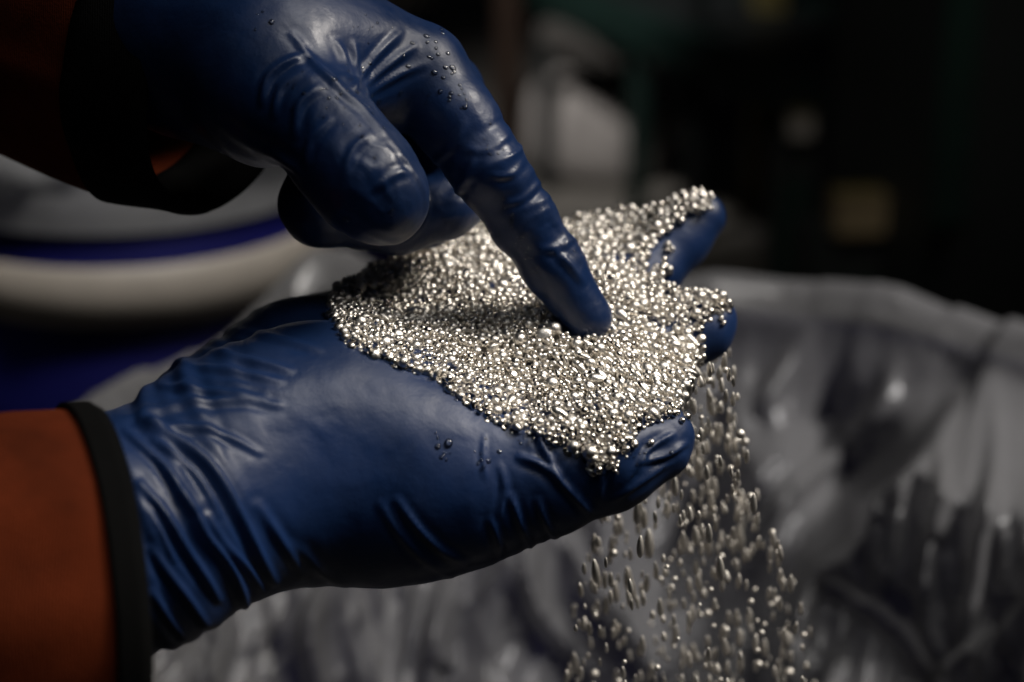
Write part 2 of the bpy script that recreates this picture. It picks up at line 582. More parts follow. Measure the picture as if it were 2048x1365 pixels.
def liner():
    NT, NP = 560, 190
    th = np.linspace(0, 2 * math.pi, NT, endpoint=False)
    # profile: outside drape (from low) -> over the rim -> inside wall
    prof = []
    for k in range(NP):
        u = k / (NP - 1)
        if u < 0.12:
            prof.append((RD + 0.02, RIM - 0.10 + (u / 0.12) * 0.10))
        elif u < 0.20:
            t = (u - 0.12) / 0.08
            prof.append((RD + 0.02 - t * 0.036, RIM + 0.014 * math.sin(math.pi * t)))
        else:
            t = (u - 0.20) / 0.80
            prof.append((RD - 0.018 - 0.07 * t ** 2, RIM - t * 0.62))
    prof = np.array(prof)
    U = np.linspace(0, 1, NP)
    T, R = np.meshgrid(th, prof[:, 0], indexing='ij')
    _, Z = np.meshgrid(th, prof[:, 1], indexing='ij')
    UU = np.broadcast_to(U, T.shape)
    V = np.stack([DC[0] + R * np.cos(T), DC[1] + R * np.sin(T), Z], -1).reshape(-1, 3)
    UU = UU.reshape(-1); T = T.reshape(-1)
    rad = np.stack([np.cos(T), np.sin(T), 0 * T], -1)
    inside = sstep(0.2, 0.3, UU)
    nz = Waves(21, 14); n2 = Waves(22, 14); n3 = Waves(23, 16)
    # gathered film: vertical-ish pleats and crumples, all pushed inwards
    S = np.stack([np.cos(T) * 3, np.sin(T) * 3, V[:, 2] * 4], -1)
    cr = np.abs(nz(S, 1.6))
    cr2 = np.abs(n2(S * np.array([1, 1, 0.5]), 4.0))
    q3 = np.abs(n3(S * np.array([1, 1, 0.6]) + 0.25 * n2(S, 3.0)[:, None], 7.0))
    q4 = np.abs(nz(S * np.array([1, 1, 0.35]) + 0.2 * n3(S, 4.0)[:, None], 15.0))
    disp = 0.020 * (1 - np.minimum(cr, 1)) + 0.006 * (1 - np.minimum(cr2, 1)) + 0.004 * (1 - np.minimum(q3, 1)) + 0.001 * (1 - np.minimum(q4, 1))
    rc = np.random.default_rng(5)
    def crumple(n, sharp, tilt, zs):
        c = np.stack([rc.uniform(0, 2 * math.pi, n), rc.uniform(0, 1, n)], 1)
        C3 = np.stack([np.cos(c[:, 0]) * RD, np.sin(c[:, 0]) * RD, c[:, 1] * 0.62 * zs], 1)
        X3 = np.stack([np.cos(T) * RD, np.sin(T) * RD, (RIM - V[:, 2] + 0.1) * zs], 1)
        g = rc.normal(0, tilt, (n, 3))
        out = np.zeros(len(X3))
        for a in range(0, len(X3), 8000):
            dv = X3[a:a + 8000, None] - C3[None]
            d2 = (dv ** 2).sum(-1)
            w_ = np.exp(-(d2 - d2.min(1, keepdims=True)) * sharp)
            out[a:a + 8000] = (w_ * (dv * g[None]).sum(-1)).sum(1) / w_.sum(1)
        return out
    cz = 0.45 * crumple(170, 9000, 0.40, 0.5) + 0.42 * crumple(700, 90000, 0.42, 0.45)
    V -= rad * (disp * inside)[:, None]
    V -= rad * (np.clip(cz, -0.03, 0.03) * (0.1 + 0.9 * inside))[:, None]
    V[:, 2] += (1 - inside) * np.clip(cz, -0.02, 0.02) * 0.3 * sstep(0.05, 0.15, UU)
    px, py, z = project(V)
    V[:, 2] += np.where(z > 0.8, 1, 0) * sstep(0.02, 0.16, UU) * (1 - sstep(0.25, 0.6, UU)) * (0.035 * np.exp(-((px - 640) / 130) ** 2) + 0.012 * np.exp(-((px - 1700) / 150) ** 2))
    V[:, 2] += (1 - inside) * sstep(0.05, 0.15, UU) * 0.003 * nz(S, 3.0)
    # the folds the photograph shows, on the far inner wall
    px, py, z = project(V)
    farw = sstep(0.75, 0.95, z) * inside
    edge = smooth_line([(2060, 655), (1907, 785), (1828, 891), (1733, 981), (1700, 1065), (1632, 1121), (1570, 1210), (1540, 1400)])
    s, _ = polydist(px, py, edge)
    push = 0.11 * sstep(-4, 40, -s) * np.exp(-np.maximum(-s, 0) / 700) + 0.035 * ridge(s + 16, 15)
    push -= 0.075 * np.exp(-(((px - 1690) / 110) ** 2 + ((py - 900) / 150) ** 2)) * sstep(-30, 40, s)
    push -= 0.06 * np.exp(-(((px - 1420) / 120) ** 2 + ((py - 1080) / 220) ** 2))
    for line, wd, am in [
        ([(1458, 640), (1604, 656), (1582, 712), (1520, 813)], 26, 0.022),
        ([(1604, 656), (1700, 628), (1790, 640), (1850, 715)], 30, 0.026),
        ([(1626, 1160), (1720, 1210), (1800, 1272), (1884, 1400)], 24, -0.03),
        ([(1790, 700), (1770, 800), (1680, 900), (1560, 1010), (1500, 1100)], 30, 0.02),
        ([(1980, 720), (1990, 900), (1960, 1100), (1930, 1300)], 22, 0.018),
        ([(1880, 840), (1880, 1000), (1850, 1150), (1860, 1300)], 18, 0.014),
        ([(1800, 960), (1790, 1080), (1760, 1160)], 16, 0.012),
        ([(1150, 1090), (1180, 1170), (1260, 1250), (1300, 1340)], 26, 0.02),
        ([(1050, 1110), (1080, 1220), (1180, 1340)], 30, 0.02),
        ([(900, 1180), (870, 1260), (860, 1400)], 34, 0.02),
        ([(640, 1190), (620, 1280), (640, 1400)], 30, 0.02),
        ([(430, 1230), (440, 1300), (400, 1400)], 26, 0.022),
        ([(1400, 760), (1390, 900), (1330, 1080)], 40, 0.02),
        ([(600, 520), (640, 560), (720, 570)], 24, 0.02),
        ([(480, 640), (560, 590), (640, 560)], 30, 0.025)]:
        s, t = polydist(px, py, smooth_line(line))
        push += 1.5 * am * ridge(s, wd * 0.72) * np.sin(np.pi * np.clip(t * 0.9 + 0.05, 0, 1)) ** 0.5
    push += 0.20 * np.clip((py - 600) / 950, 0, 1.1)
    # long fine tension wrinkles running down the film
    rl = np.random.default_rng(8)
    for _ in range(120):
        x0 = rl.uniform(350, 2080); y0 = rl.uniform(640, 1250)
        ln = rl.uniform(120, 420)
        a = math.radians(rl.normal(95 if x0 > 1650 else 110, 22))
        cv = rl.normal(0, 0.35)
        pts = []
        for k in range(5):
            pts.append((x0, y0)); x0 += math.cos(a) * ln / 4; y0 += math.sin(a) * ln / 4; a += cv / 4
        s, t = polydist(px, py, pts)
        push += rl.uniform(0.002, 0.0065) * ridge(s, rl.uniform(5, 10)) * np.sin(np.pi * np.clip(t, 0, 1))
    ray = (V - CAM); ray /= np.linalg.norm(ray, axis=1, keepdims=True)
    V -= ray * (push * farw)[:, None]
    F = []
    for i in range(NT):
        j = (i + 1) % NT
        for k in range(NP - 1):
            F.append((i * NP + k, j * NP + k, j * NP + k + 1, i * NP + k + 1))
    org = np.array([DC[0], DC[1], RIM - 0.62])
    o = mesh_obj('plastic_liner', V, F, M_FILM, None, org)
    tag(o, 'crumpled clear plastic liner hanging in the drum under the falling granules', 'plastic liner')
liner()

# film bag over the left drum: a bulging, crumpled hood
def hood(cx, cy, base, r, h, seed, mat, label, name):
    NT, NP = 200, 60
    V = []
    nz = Waves(seed, 14); n2 = Waves(seed + 1, 14)
    th = np.linspace(0, 2 * math.pi, NT, endpoint=False)
    u = np.linspace(0, 1, NP)
    T, U = np.meshgrid(th, u, indexing='ij')
    T = T.reshape(-1); U = U.reshape(-1)
    R = r * np.where(U < 0.1, 1.02, 1.02 * np.cos((U - 0.1) / 0.9 * math.pi * 0.5) ** 1.05 + 0.02)
    Z = base + h * (np.sin(U * math.pi * 0.5) ** 0.9)
    S = np.stack([np.cos(T) * 2, np.sin(T) * 2, U * 2.5], -1)
    d = 0.020 * nz(S, 1.4) + 0.008 * np.abs(n2(S, 4.5)) - 0.004
    k = sstep(0.02, 0.2, U)
    R = np.maximum(R + d * k, 0.002)
    Z = Z + k * 0.012 * n2(S, 1.8)
    V = np.stack([cx + R * np.cos(T), cy + R * np.sin(T), Z], -1)
    F = []
    for i in range(NT):
        j = (i + 1) % NT
        for q in range(NP - 1):
            F.append((i * NP + q, j * NP + q, j * NP + q + 1, i * NP + q + 1))
    o = mesh_obj(name, V, F, mat, None, np.array([cx, cy, base]))
    tag(o, label, 'plastic bag')
hood(float(lc[0]), float(drum_y), LTOP + 0.014, LR, 0.19, 31, M_FILM2, 'cloudy plastic bag bulging out of the blue drum with cream collar', 'plastic_bag')

# ------------------------------------------------------------------ hands by distance field
def L3(px, py, d):
    """local millimetre coordinates: right, up, towards the viewer"""
    z = DIST * 1000 - d
    return np.array([(px - 1024) * PXS * z, (682.5 - py) * PXS * z, d])

def local_to_world(V):
    return HOME + (V[:, :1] * RGT + V[:, 1:2] * UPV - V[:, 2:3] * FWD) / 1000.0

def cone_d(X, a, b, ra, rb):
    ba = b - a
    t = np.clip(((X - a) @ ba) / (ba @ ba), 0, 1)
    return np.linalg.norm(X - a - t[:, None] * ba, axis=1) - (ra + (rb - ra) * t)

def smin(a, b, k):
    h = np.clip(0.5 + 0.5 * (b - a) / k, 0, 1)
    return b + (a - b) * h - k * h * (1 - h)

def field(X, prims):
    """prims: list of groups (k, [(p, q, rp, rq)...], k_inside)"""
    tot = None
    for k, chain, kin in prims:
        g = None
        for p, q, rp, rq in chain:
            d = cone_d(X, p, q, rp, rq)
            g = d if g is None else smin(g, d, kin)
        tot = g if tot is None else smin(tot, g, k)
    return tot

def chain(*pts):
    """pts: (px, py, d, r)"""
    out = []
    for a, b in zip(pts[:-1], pts[1:]):
        out.append((L3(*a[:3]), L3(*b[:3]), a[3], b[3]))
    return out

def surface(prims, h=0.85, pad=5):
    P0 = np.array([p for _, ch, _ in prims for c in ch for p in (c[0] - c[2], c[0] + c[2], c[1] - c[3], c[1] + c[3])])
    lo = P0.min(0) - pad; hi = P0.max(0) + pad
    kf = 4
    nc = np.ceil((hi - lo) / (h * kf)).astype(int) + 1
    gx = [lo[i] + (np.arange(nc[i]) + 0.5) * h * kf for i in range(3)]
    Xc = np.stack(np.meshgrid(*gx, indexing='ij'), -1).reshape(-1, 3)
    fc = field(Xc, prims).reshape(nc)
    n = nc * kf
    f = np.repeat(np.repeat(np.repeat(fc.astype(np.float32), kf, 0), kf, 1), kf, 2)
    act = np.abs(f) < h * kf * 1.6
    idx = np.argwhere(act)
    X = lo + (idx + 0.5) * h
    f[act] = field(X, prims)
    # surface nets
    ins = f < 0
    c8 = np.zeros(np.array(f.shape) - 1, np.int8)
    offs = [(i, j, k) for i in (0, 1) for j in (0, 1) for k in (0, 1)]
    nx, ny, nzz = f.shape
    for i, j, k in offs:
        c8 += ins[i:nx - 1 + i, j:ny - 1 + j, k:nzz - 1 + k]
    cells = np.argwhere((c8 > 0) & (c8 < 8))
    cv = np.stack([f[cells[:, 0] + i, cells[:, 1] + j, cells[:, 2] + k] for i, j, k in offs], 1)
    acc = np.zeros((len(cells), 3)); cnt = np.zeros(len(cells))
    O = np.array(offs, float)
    for a in range(8):
        for b in range(a + 1, 8):
            if np.abs(O[a] - O[b]).sum() != 1:
                continue
            m = (cv[:, a] < 0) != (cv[:, b] < 0)
            t = cv[m, a] / (cv[m, a] - cv[m, b])
            acc[m] += O[a] + t[:, None] * (O[b] - O[a])
            cnt[m] += 1
    V = lo + (cells + acc / cnt[:, None] + 0.5) * h
    cid = np.full(c8.shape, -1, np.int32)
    cid[cells[:, 0], cells[:, 1], cells[:, 2]] = np.arange(len(cells))
    Fs = []
    for ax in range(3):
        sl0 = [slice(1, -1)] * 3; sl1 = [slice(1, -1)] * 3
        sl0[ax] = slice(0, -1); sl1[ax] = slice(1, None)
        A = ins[tuple(sl0)]; B = ins[tuple(sl1)]
        e = np.argwhere(A != B)
        off = np.array([1, 1, 1]); off[ax] = 0
        g = e + off
        u, v = [(1, 2), (2, 0), (0, 1)][ax]
        def cell(du, dv):
            q = g.copy(); q[:, u] -= du; q[:, v] -= dv
            return cid[q[:, 0], q[:, 1], q[:, 2]]
        quad = np.stack([cell(1, 1), cell(0, 1), cell(0, 0), cell(1, 0)], 1)
        flip = ~A[tuple(e.T)]
        quad[flip] = quad[flip][:, ::-1]
        Fs.append(quad)
    F = np.concatenate(Fs)
    F = F[(F >= 0).all(1)]
    # a little smoothing
    for _ in range(2):
        s = np.zeros_like(V); c = np.zeros(len(V))
        for k in range(4):
            np.add.at(s, F[:, k], V[F[:, (k + 1) % 4]]); np.add.at(c, F[:, k], 1)
            np.add.at(s, F[:, (k + 1) % 4], V[F[:, k]]); np.add.at(c, F[:, (k + 1) % 4], 1)
        V = 0.5 * V + 0.5 * s / np.maximum(c, 1)[:, None]
    return V, F

def folds(V, F, lines, lump_seed, lump=0.5, extra=None):
    """displace along the normal by fold lines traced over the glove; V in local mm"""
    N = vnormals(V, F)
    W = local_to_world(V)
    px, py, z = project(W)
    view = L3(1024, 682.5, DIST * 1000)[None] - V
    view /= np.linalg.norm(view, axis=1, keepdims=True)
    fr = sstep(-0.9, -0.25, (N * view).sum(1))
    D = np.zeros(len(V))
    for line, wd, am in lines:
        s, t = polydist(px, py, smooth_line(line))
        end = np.sin(np.pi * np.clip(0.04 + 0.92 * t, 0, 1)) ** 0.6
        D += am * (ridge(s, wd) - 0.55 * ridge(s - 1.9 * wd, wd * 1.1) - 0.35 * ridge(s + 2.0 * wd, wd * 1.2)) * end
    D *= fr
    wv = Waves(lump_seed, 12)
    D += lump * wv(V, 0.06) * 0.6 + 0.12 * wv(V, 0.22)
    if extra is not None:
        D += extra(px, py, V, N) * fr
    return V + N * D[:, None]

# ---- lower hand: right hand, palm up
low = [
    (9, chain((130, 1130, 60, 28.5), (280, 1062, 46, 30.0), (480, 950, 20, 32.3), (640, 900, 7, 34.4), (720, 920, 5, 32.3), (800, 936, 6, 30.5)), 12),
    (12, chain((800, 936, 6, 30.5), (900, 950, 9, 26.0), (970, 957, 12, 22.2), (1085, 944, 15, 17.5), (1220, 912, 15, 15.2), (1315, 885, 13, 9.8), (1330, 868, 12, 8.2)), 5),
    (16, chain((430, 860, -24, 24), (600, 740, -48, 22), (800, 650, -72, 18), (1010, 590, -88, 13)), 8),
    (14, chain((600, 800, -35, 20), (1000, 660, -58, 14), (1150, 610, -66, 12)), 8),
    (14, chain((650, 840, -22, 20), (1020, 740, -40, 14), (1190, 705, -42, 12.5)), 8),
    (4, chain((1150, 610, -66, 12), (1295, 548, -82, 10.5), (1362, 482, -88, 9.6), (1400, 436, -90, 8.8)), 3),
    (4, chain((1190, 705, -42, 12.5), (1335, 700, -50, 10.4), (1404, 660, -53, 9.4), (1420, 640, -54, 8.6)), 3),
    (4, chain((1080, 590, -80, 11.5), (1190, 530, -98, 9.5), (1240, 480, -102, 8.5)), 3),
    (4, chain((1000, 590, -88, 10.5), (1060, 540, -108, 8.5), (1090, 500, -112, 7.5)), 3),
]
low_lines = [
    ([(253, 861), (317, 917), (351, 968), (381, 1020)], 9, 1.5),
    ([(283, 835), (343, 868), (403, 913), (440, 960), (474, 1020), (510, 1088), (550, 1165)], 11, 2.3),
    ([(283, 969), (326, 1020), (368, 1088), (411, 1153), (440, 1200)], 10, 2.0),
    ([(360, 986), (386, 1020), (411, 1071), (454, 1123), (484, 1183), (493, 1225)], 10, 2.0),
    ([(304, 1097), (334, 1144), (377, 1200), (411, 1250)], 9, 1.8),
    ([(306, 1185), (340, 1240), (368, 1275)], 9, 1.6),
    ([(310, 880), (380, 930), (420, 985), (440, 1030)], 8, 1.0),
    ([(420, 1030), (450, 1085), (500, 1140), (530, 1185)], 8, 1.2),
    ([(300, 1020), (330, 1075), (350, 1120)], 7, 0.9),
    ([(520, 1010), (570, 1090), (610, 1150)], 11, 1.1),
    ([(590, 1090), (640, 1140), (690, 1170)], 11, 0.7),
    ([(256, 826), (359, 808), (472, 800), (560, 812)], 9, 1.1),
    ([(320, 770), (431, 783), (530, 796)], 8, 1.0),
    ([(370, 730), (470, 745), (560, 765)], 8, 0.9),
    ([(410, 700), (503, 722), (580, 742)], 8, 0.9),
    ([(480, 660), (564, 680), (640, 700)], 8, 0.7),
    ([(270, 845), (370, 850), (450, 870), (520, 905)], 8, 0.9),
    ([(794, 1001), (830, 1050), (880, 1098), (934, 1125)], 9, 1.2),
    ([(760, 1010), (800, 1070), (850, 1120), (900, 1150)], 9, 0.8),
    ([(981, 1040), (992, 1070), (1003, 1110)], 8, 1.2),
    ([(1020, 990), (1040, 1045), (1062, 1092)], 8, 1.5),
    ([(1075, 1000), (1090, 1040), (1112, 1075)], 7, 1.2),
    ([(1040, 915), (1090, 934), (1130, 973), (1178, 1024)], 9, 1.7),
    ([(1071, 860), (1090, 903), (1120, 952)], 7, 1.2),
    ([(969, 872), (967, 910), (969, 955)], 6, 0.6),
    ([(1000, 930), (1010, 980), (1000, 1030)], 8, 0.7),
    ([(1175, 900), (1200, 940), (1200, 1000)], 8, 0.9),
    ([(1274, 940), (1301, 897), (1348, 868)], 7, 1.3),
    ([(1282, 925), (1333, 912), (1376, 888)], 7, 1.3),
    ([(1230, 1000), (1290, 960), (1340, 925)], 7, 0.8),
]
def low_extra(px, py, V, N):
    # gathered film by the wrist: fine diagonal pleats fading into the palm
    s = (px - 300) * 0.86 - (py - 1000) * 0.50
    wv = Waves(77, 8)
    wob = 0.9 * wv(V, 0.05)
    k = 1 - sstep(330, 560, px + 0.1 * (py - 1000))
    return k * (0.55 * np.sin(s / 12.5 + wob * 2.2) + 0.3 * np.sin(s / 7.0 + wob * 3.1 + 1))
Vl, Fl = surface(low)
low_lines = [(l_, w_ * 0.82, a_ * 0.9) for l_, w_, a_ in low_lines]
Vl = folds(Vl, Fl, low_lines, 41, 0.5, low_extra)
Wl = local_to_world(Vl)
BVH_LOW = BVHTree.FromPolygons(Wl.tolist(), Fl.tolist())

# ---- upper hand: left hand, index finger pressed into the heap
up = [
    (10, chain((200, 20, -50, 31), (380, 66, -26, 29.5), (545, 128, -4, 28.5)), 12),
    (16, chain((560, 120, -12, 26), (720, 135, -16, 19), (838, 150, -18, 14.6)), 10),
    (5, chain((838, 150, -18, 14.6), (905, 235, -14, 12.6), (975, 335, -12, 11.2), (1045, 440, -18, 9.8), (1105, 530, -22, 9.1), (1172, 634, -25, 7.9)), 4),
    (9, chain((545, 190, 8, 20), (630, 240, 18, 15.4), (695, 320, 24, 14.4), (742, 375, 26, 14.0), (766, 400, 26, 12.6)), 6),
    (3, chain((720, 150, -34, 15), (880, 190, -44, 13), (905, 400, -46, 11)), 5),
    (3, chain((890, 415, -40, 10.5), (790, 432, -36, 11.6), (640, 416, -26, 11.6), (630, 405, -26, 11.2)), 4),
    (4, chain((700, 160, -52, 14), (850, 260, -62, 12), (850, 430, -60, 10.5), (720, 440, -56, 10.5)), 4),
    (8, chain((560, 190, -20, 18), (680, 300, -44, 13), (740, 380, -50, 11)), 8),
]
up_lines = [
    ([(765, 258), (812, 318), (848, 380), (856, 420), (842, 458), (808, 484), (768, 482), (715, 452)], 4.5, 0.30),
    ([(710, 176), (749, 117), (800, 66)], 7, 0.9),
    ([(714, 172), (712, 130), (708, 90)], 6, 0.9),
    ([(722, 180), (788, 122), (830, 94)], 7, 1.0),
    ([(730, 190), (800, 150), (850, 130)], 7, 0.8),
    ([(702, 150), (688, 115), (672, 85)], 7, 0.9),
    ([(585, 70), (624, 121), (659, 156), (691, 187), (730, 219), (765, 262)], 7, 0.7),
    ([(523, 205), (534, 158), (566, 129), (605, 113)], 7, 1.1),
    ([(548, 230), (560, 180), (600, 150)], 7, 0.8),
    ([(590, 270), (600, 210), (640, 175)], 8, 0.9),
    ([(610, 330), (622, 280), (660, 240)], 7, 0.7),
    ([(690, 350), (706, 300), (740, 270)], 8, 0.7),
    ([(750, 380), (790, 350), (820, 345)], 7, 0.5),
    ([(930, 300), (975, 300), (1015, 280)], 7, 0.4),
    ([(985, 352), (1020, 350), (1052, 322)], 6, 0.5),
    ([(1010, 410), (1045, 398), (1085, 362)], 6, 0.5),
    ([(1080, 500), (1120, 495), (1150, 480)], 8, 0.5),
    ([(1105, 500), (1135, 525), (1165, 565)], 7, 0.7),
    ([(860, 330), (900, 300), (930, 250)], 8, 0.6),
    ([(900, 400), (930, 360), (950, 310)], 8, 0.6),
    ([(440, 250), (500, 290), (580, 330)], 9, 0.6),
    ([(540, 300), (570, 320), (600, 350)], 8, 0.8),
]
Vu, Fu = surface(up)
def up_extra(px, py, V, N):
    # crumpled film on the outer side of the index finger and over the thumb tip
    s, t = polydist(px, py, [(838, 110), (975, 320), (1045, 430), (1110, 530), (1180, 640)])
    L = 640 * t
    side = sstep(-5, -30, s) if True else 0
    w1 = Waves(101, 10); w2 = Waves(102, 12)
    q = np.stack([L / 11.0 + 1.2 * w1(V, 0.10), s / 60.0, 0 * L], 1)
    r1 = 1 - np.minimum(np.abs(w2(q, 1.0)), 1) * 1.6
    q2 = np.stack([L / 26.0 - s / 40.0 + 1.5 * w1(V, 0.16), s / 45.0, 0 * L], 1)
    r2 = 1 - np.minimum(np.abs(w2(q2, 1.3)), 1) * 1.6
    zone = sstep(0.18, 0.34, t) * (1 - 0.75 * sstep(0.66, 0.85, t)) * (np.abs(s) < 140)
    d = zone * (0.35 + 0.65 * side) * (0.40 * r1 + 0.34 * r2)
    tz = np.exp(-(((px - 740) / 95) ** 2 + ((py - 360) / 110) ** 2)) * sstep(5, 15, V[:, 2])
    d += tz * (0.30 * w2(V, 0.28) + 0.22 * (1 - np.minimum(np.abs(w1(V, 0.42)), 1) * 1.5))
    bz = np.exp(-(((px - 650) / 110) ** 2 + ((py - 170) / 100) ** 2))
    d += bz * 0.35 * (1 - np.minimum(np.abs(w1(V * np.array([1, 0.5, 1]), 0.18)), 1) * 1.5)
    return d
Vu = folds(Vu, Fu, up_lines, 52, 0.4, up_extra)
Wu = local_to_world(Vu)
BVH_UP = BVHTree.FromPolygons(Wu.tolist(), Fu.tolist())

PERSON = empty('person', P(60, 1180, 50))
tag(PERSON, 'worker in orange sleeves and blue gloves holding and poking a palmful of silver granules', 'person')
po = np.array(PERSON.location)
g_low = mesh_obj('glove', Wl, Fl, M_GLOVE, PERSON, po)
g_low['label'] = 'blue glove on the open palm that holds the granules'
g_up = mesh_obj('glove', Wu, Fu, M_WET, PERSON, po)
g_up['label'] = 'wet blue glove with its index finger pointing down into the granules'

# ------------------------------------------------------------------ sleeves
def sleeve(a, b, ra, rb, seed, band_w, lbl, e_b=None, squash=1.0):
    """a: far end (px,py,d), b: cuff end; tube with thickness, wrinkles and a binding round the cuff"""
    A = local_to_world(L3(*a)[None])[0]; B = local_to_world(L3(*b)[None])[0]
    ax = B - A; ln = np.linalg.norm(ax); ax /= ln
    s1 = np.cross(ax, [0, 0, 1.0]); s1 /= np.linalg.norm(s1)
    s2 = np.cross(s1, ax)
    nz = Waves(seed, 12); n2 = Waves(seed + 3, 12)
    def tube(u0, u1, nu, nt, off, thick):
        V = []
        th = np.linspace(0, 2 * math.pi, nt, endpoint=False)
        rows = []
        us = np.linspace(u0, u1, nu)
        def ring(u, o):
            r = (ra + (rb - ra) * u) / 1000.0
            C = A + ax * ln * u
            base = np.cos(th)[:, None] * s1 + squash * np.sin(th)[:, None] * s2
            pts = C + base * (r + o)
            X = np.stack([np.cos(th) * 2, np.sin(th) * 2, np.full(nt, u * ln * 18)], -1)
            fade = sstep(1.0, 0.80, np.full(nt, u)) * 0.8 + 0.2
            d = (0.0035 * nz(X, 0.9) + 0.0016 * n2(X, 2.2)) * fade
            return pts + base * d[:, None]
        for u in us: rows.append(ring(u, off + thick / 2))
        # rounded lip
        rows.append(ring(u1, off + thick * 0.15) + ax * thick * 0.5)
        rows.append(ring(u1, off - thick * 0.15) + ax * thick * 0.5)
        for u in us[::-1]: rows.append(ring(u, off - thick / 2))
        V = np.concatenate(rows)
        F = []
        R = len(rows)
        for k in range(R):
            k2 = (k + 1) % R
            for i in range(nt):
                j = (i + 1) % nt
                F.append((k * nt + i, k * nt + j, k2 * nt + j, k2 * nt + i))
        return V, F
    V, F = tube(0, 1 - band_w * 0.15, 60, 96, 0, 0.003)
    so = mesh_obj('sleeve', V, F, M_ORANGE, PERSON, po)
    so['label'] = lbl
    V, F = tube(1 - band_w, 1.0, 8, 96, 0.0006, 0.0052)
    mesh_obj('cuff_binding', V, F, M_BAND, so, po)
    return so

sleeve((-520, 1272, 100), (200, 1188, 66), 50, 47.5, 5, 0.068, 'orange sleeve around the lower wrist')
sleeve((-300, -80, -100), (446, 162, -36), 46, 40, 9, 0.16, 'shadowed orange sleeve around the upper wrist')

# ------------------------------------------------------------------ granules
def ray_hit(bvh, px, py):
    d = FWD + (px - 1024) * PXS * RGT + (682.5 - py) * PXS * UPV
    ln = np.linalg.norm(d)
    h = bvh.ray_cast(Vector(CAM), Vector(d / ln))
    if h[0] is None:
        return None
    return (DIST - float((np.array(h[0]) - CAM) @ FWD)) * 1000

outline = np.array([(655, 600), (690, 558), (740, 525), (830, 498), (930, 470), (960, 445), (1130, 437), (1190, 428), (1250, 412), (1300, 425), (1330, 410),
    (1362, 394), (1400, 378), (1434, 396), (1412, 425), (1378, 420), (1366, 446), (1338, 462), (1305, 488), (1282, 515), (1300, 535), (1334, 520), (1322, 552), (1338, 570), (1400, 575), (1440, 582), (1462, 602),
    (1430, 622), (1410, 640), (1386, 670), (1400, 690), (1380, 770), (1370, 800), (1345, 830), (1280, 850), (1252, 885), (1225, 925), (1190, 932), (1165, 905), (1125, 885),
    (1050, 862), (1000, 850), (930, 800), (860, 750), (780, 722), (700, 688), (668, 645)], float)
def in_poly(x, y, poly):
    n = len(poly); c = False
    j = n - 1
    for i in range(n):
        if (poly[i, 1] > y) != (poly[j, 1] > y) and x < (poly[j, 0] - poly[i, 0]) * (y - poly[i, 1]) / (poly[j, 1] - poly[i, 1]) + poly[i, 0]:
            c = not c
        j = i
    return c

ctrl = []
# points resting on the glove
for x, y, up_mm in [(668, 660, 1), (700, 688, 1), (780, 722, 1), (860, 752, 1), (930, 802, 1), (1000, 852, 1), (1060, 868, 1), (1125, 888, 1.2), (1190, 928, 1.2), (1225, 915, 1.2), (1252, 880, 1.2),
                    (1300, 845, 1.2), (1350, 835, 1.2), (1400, 640, 1.5), (1430, 610, 1.5), (1440, 600, 1.5), (1410, 405, 1.5), (1380, 430, 1.5), (1330, 480, 2)]:
    d = ray_hit(BVH_LOW, x, y)
    if d is not None:
        ctrl.append((x, y, d + up_mm))
ctrl += [(655, 602, -42), (690, 560, -60), (740, 527, -72), (830, 500, -80), (930, 470, -92), (1130, 437, -104), (1250, 412, -104),
         (800, 640, -28), (950, 700, -14), (950, 600, -40), (1100, 760, -2), (1080, 640, -28), (1180, 640, -31), (1250, 740, -8), (1300, 640, -36), (1200, 540, -62),
         (1330, 760, -10), (1380, 720, -32), (760, 600, -44), (1080, 500, -80), (1320, 560, -60), (1300, 480, -84)]
ctrl = np.array(ctrl)
CX = ctrl[:, :2] / 400.0
def tps(r):
    return np.where(r > 1e-9, r * r * np.log(np.maximum(r, 1e-9)), 0)
Kp = tps(np.linalg.norm(CX[:, None] - CX[None], axis=2)) + np.eye(len(CX)) * 0.01
Pm = np.concatenate([np.ones((len(CX), 1)), CX], 1)
Amat = np.block([[Kp, Pm], [Pm.T, np.zeros((3, 3))]])
sol = np.linalg.solve(Amat, np.concatenate([ctrl[:, 2], np.zeros(3)]))
def heap_d(px, py):
    q = np.stack([px, py], 1) / 400.0
    k = tps(np.linalg.norm(q[:, None] - CX[None], axis=2))
    rr = np.hypot(px - 1168, (py - 640) * 1.25)
    rim_ = 2.4 * np.exp(-((rr - 85) / 32) ** 2) - 4.5 * np.exp(-(rr / 52) ** 2)
    return k @ sol[:len(CX)] + sol[len(CX)] + q @ sol[len(CX) + 1:] + rim_

# bead shapes (unit radius), several variants, in two resolutions
def bead_variant(kind, sub, seed):
    r = np.random.default_rng(seed)
    bm = bmesh.new()
    bmesh.ops.create_icosphere(bm, subdivisions=sub, radius=1.0)
    wv = Waves(seed + 100, 6)
    V = np.array([v.co[:] for v in bm.verts])
    F = [[v.index for v in f.verts] for f in bm.faces]
    bm.free()
    V = V * (1 + 0.05 * wv(V, 1.6))[:, None]
    if kind == 'lentil':
        V[:, 2] *= 0.55
    elif kind == 'dimple':
        rr = np.hypot(V[:, 0], V[:, 1])
        V[:, 2] -= np.where(V[:, 2] > 0, 0.75 * np.exp(-(rr / 0.5) ** 2), 0)
        V[:, 2] *= 0.8
    elif kind == 'tear':
        t = np.clip((V[:, 2] + 1) / 2, 0, 1)
        V[:, :2] *= (1 - 0.55 * t ** 1.5)[:, None]
        V[:, 2] *= 1.45
    elif kind == 'flake':
        V[:, 2] *= 0.38
        V[:, 0] *= 1.2
    elif kind == 'drop':
        t = np.clip((V[:, 2] + 1) / 2, 0, 1)
        V[:, :2] *= (0.95 - 0.35 * t ** 1.4)[:, None]
        V[:, 2] *= 2.6
    return V, F
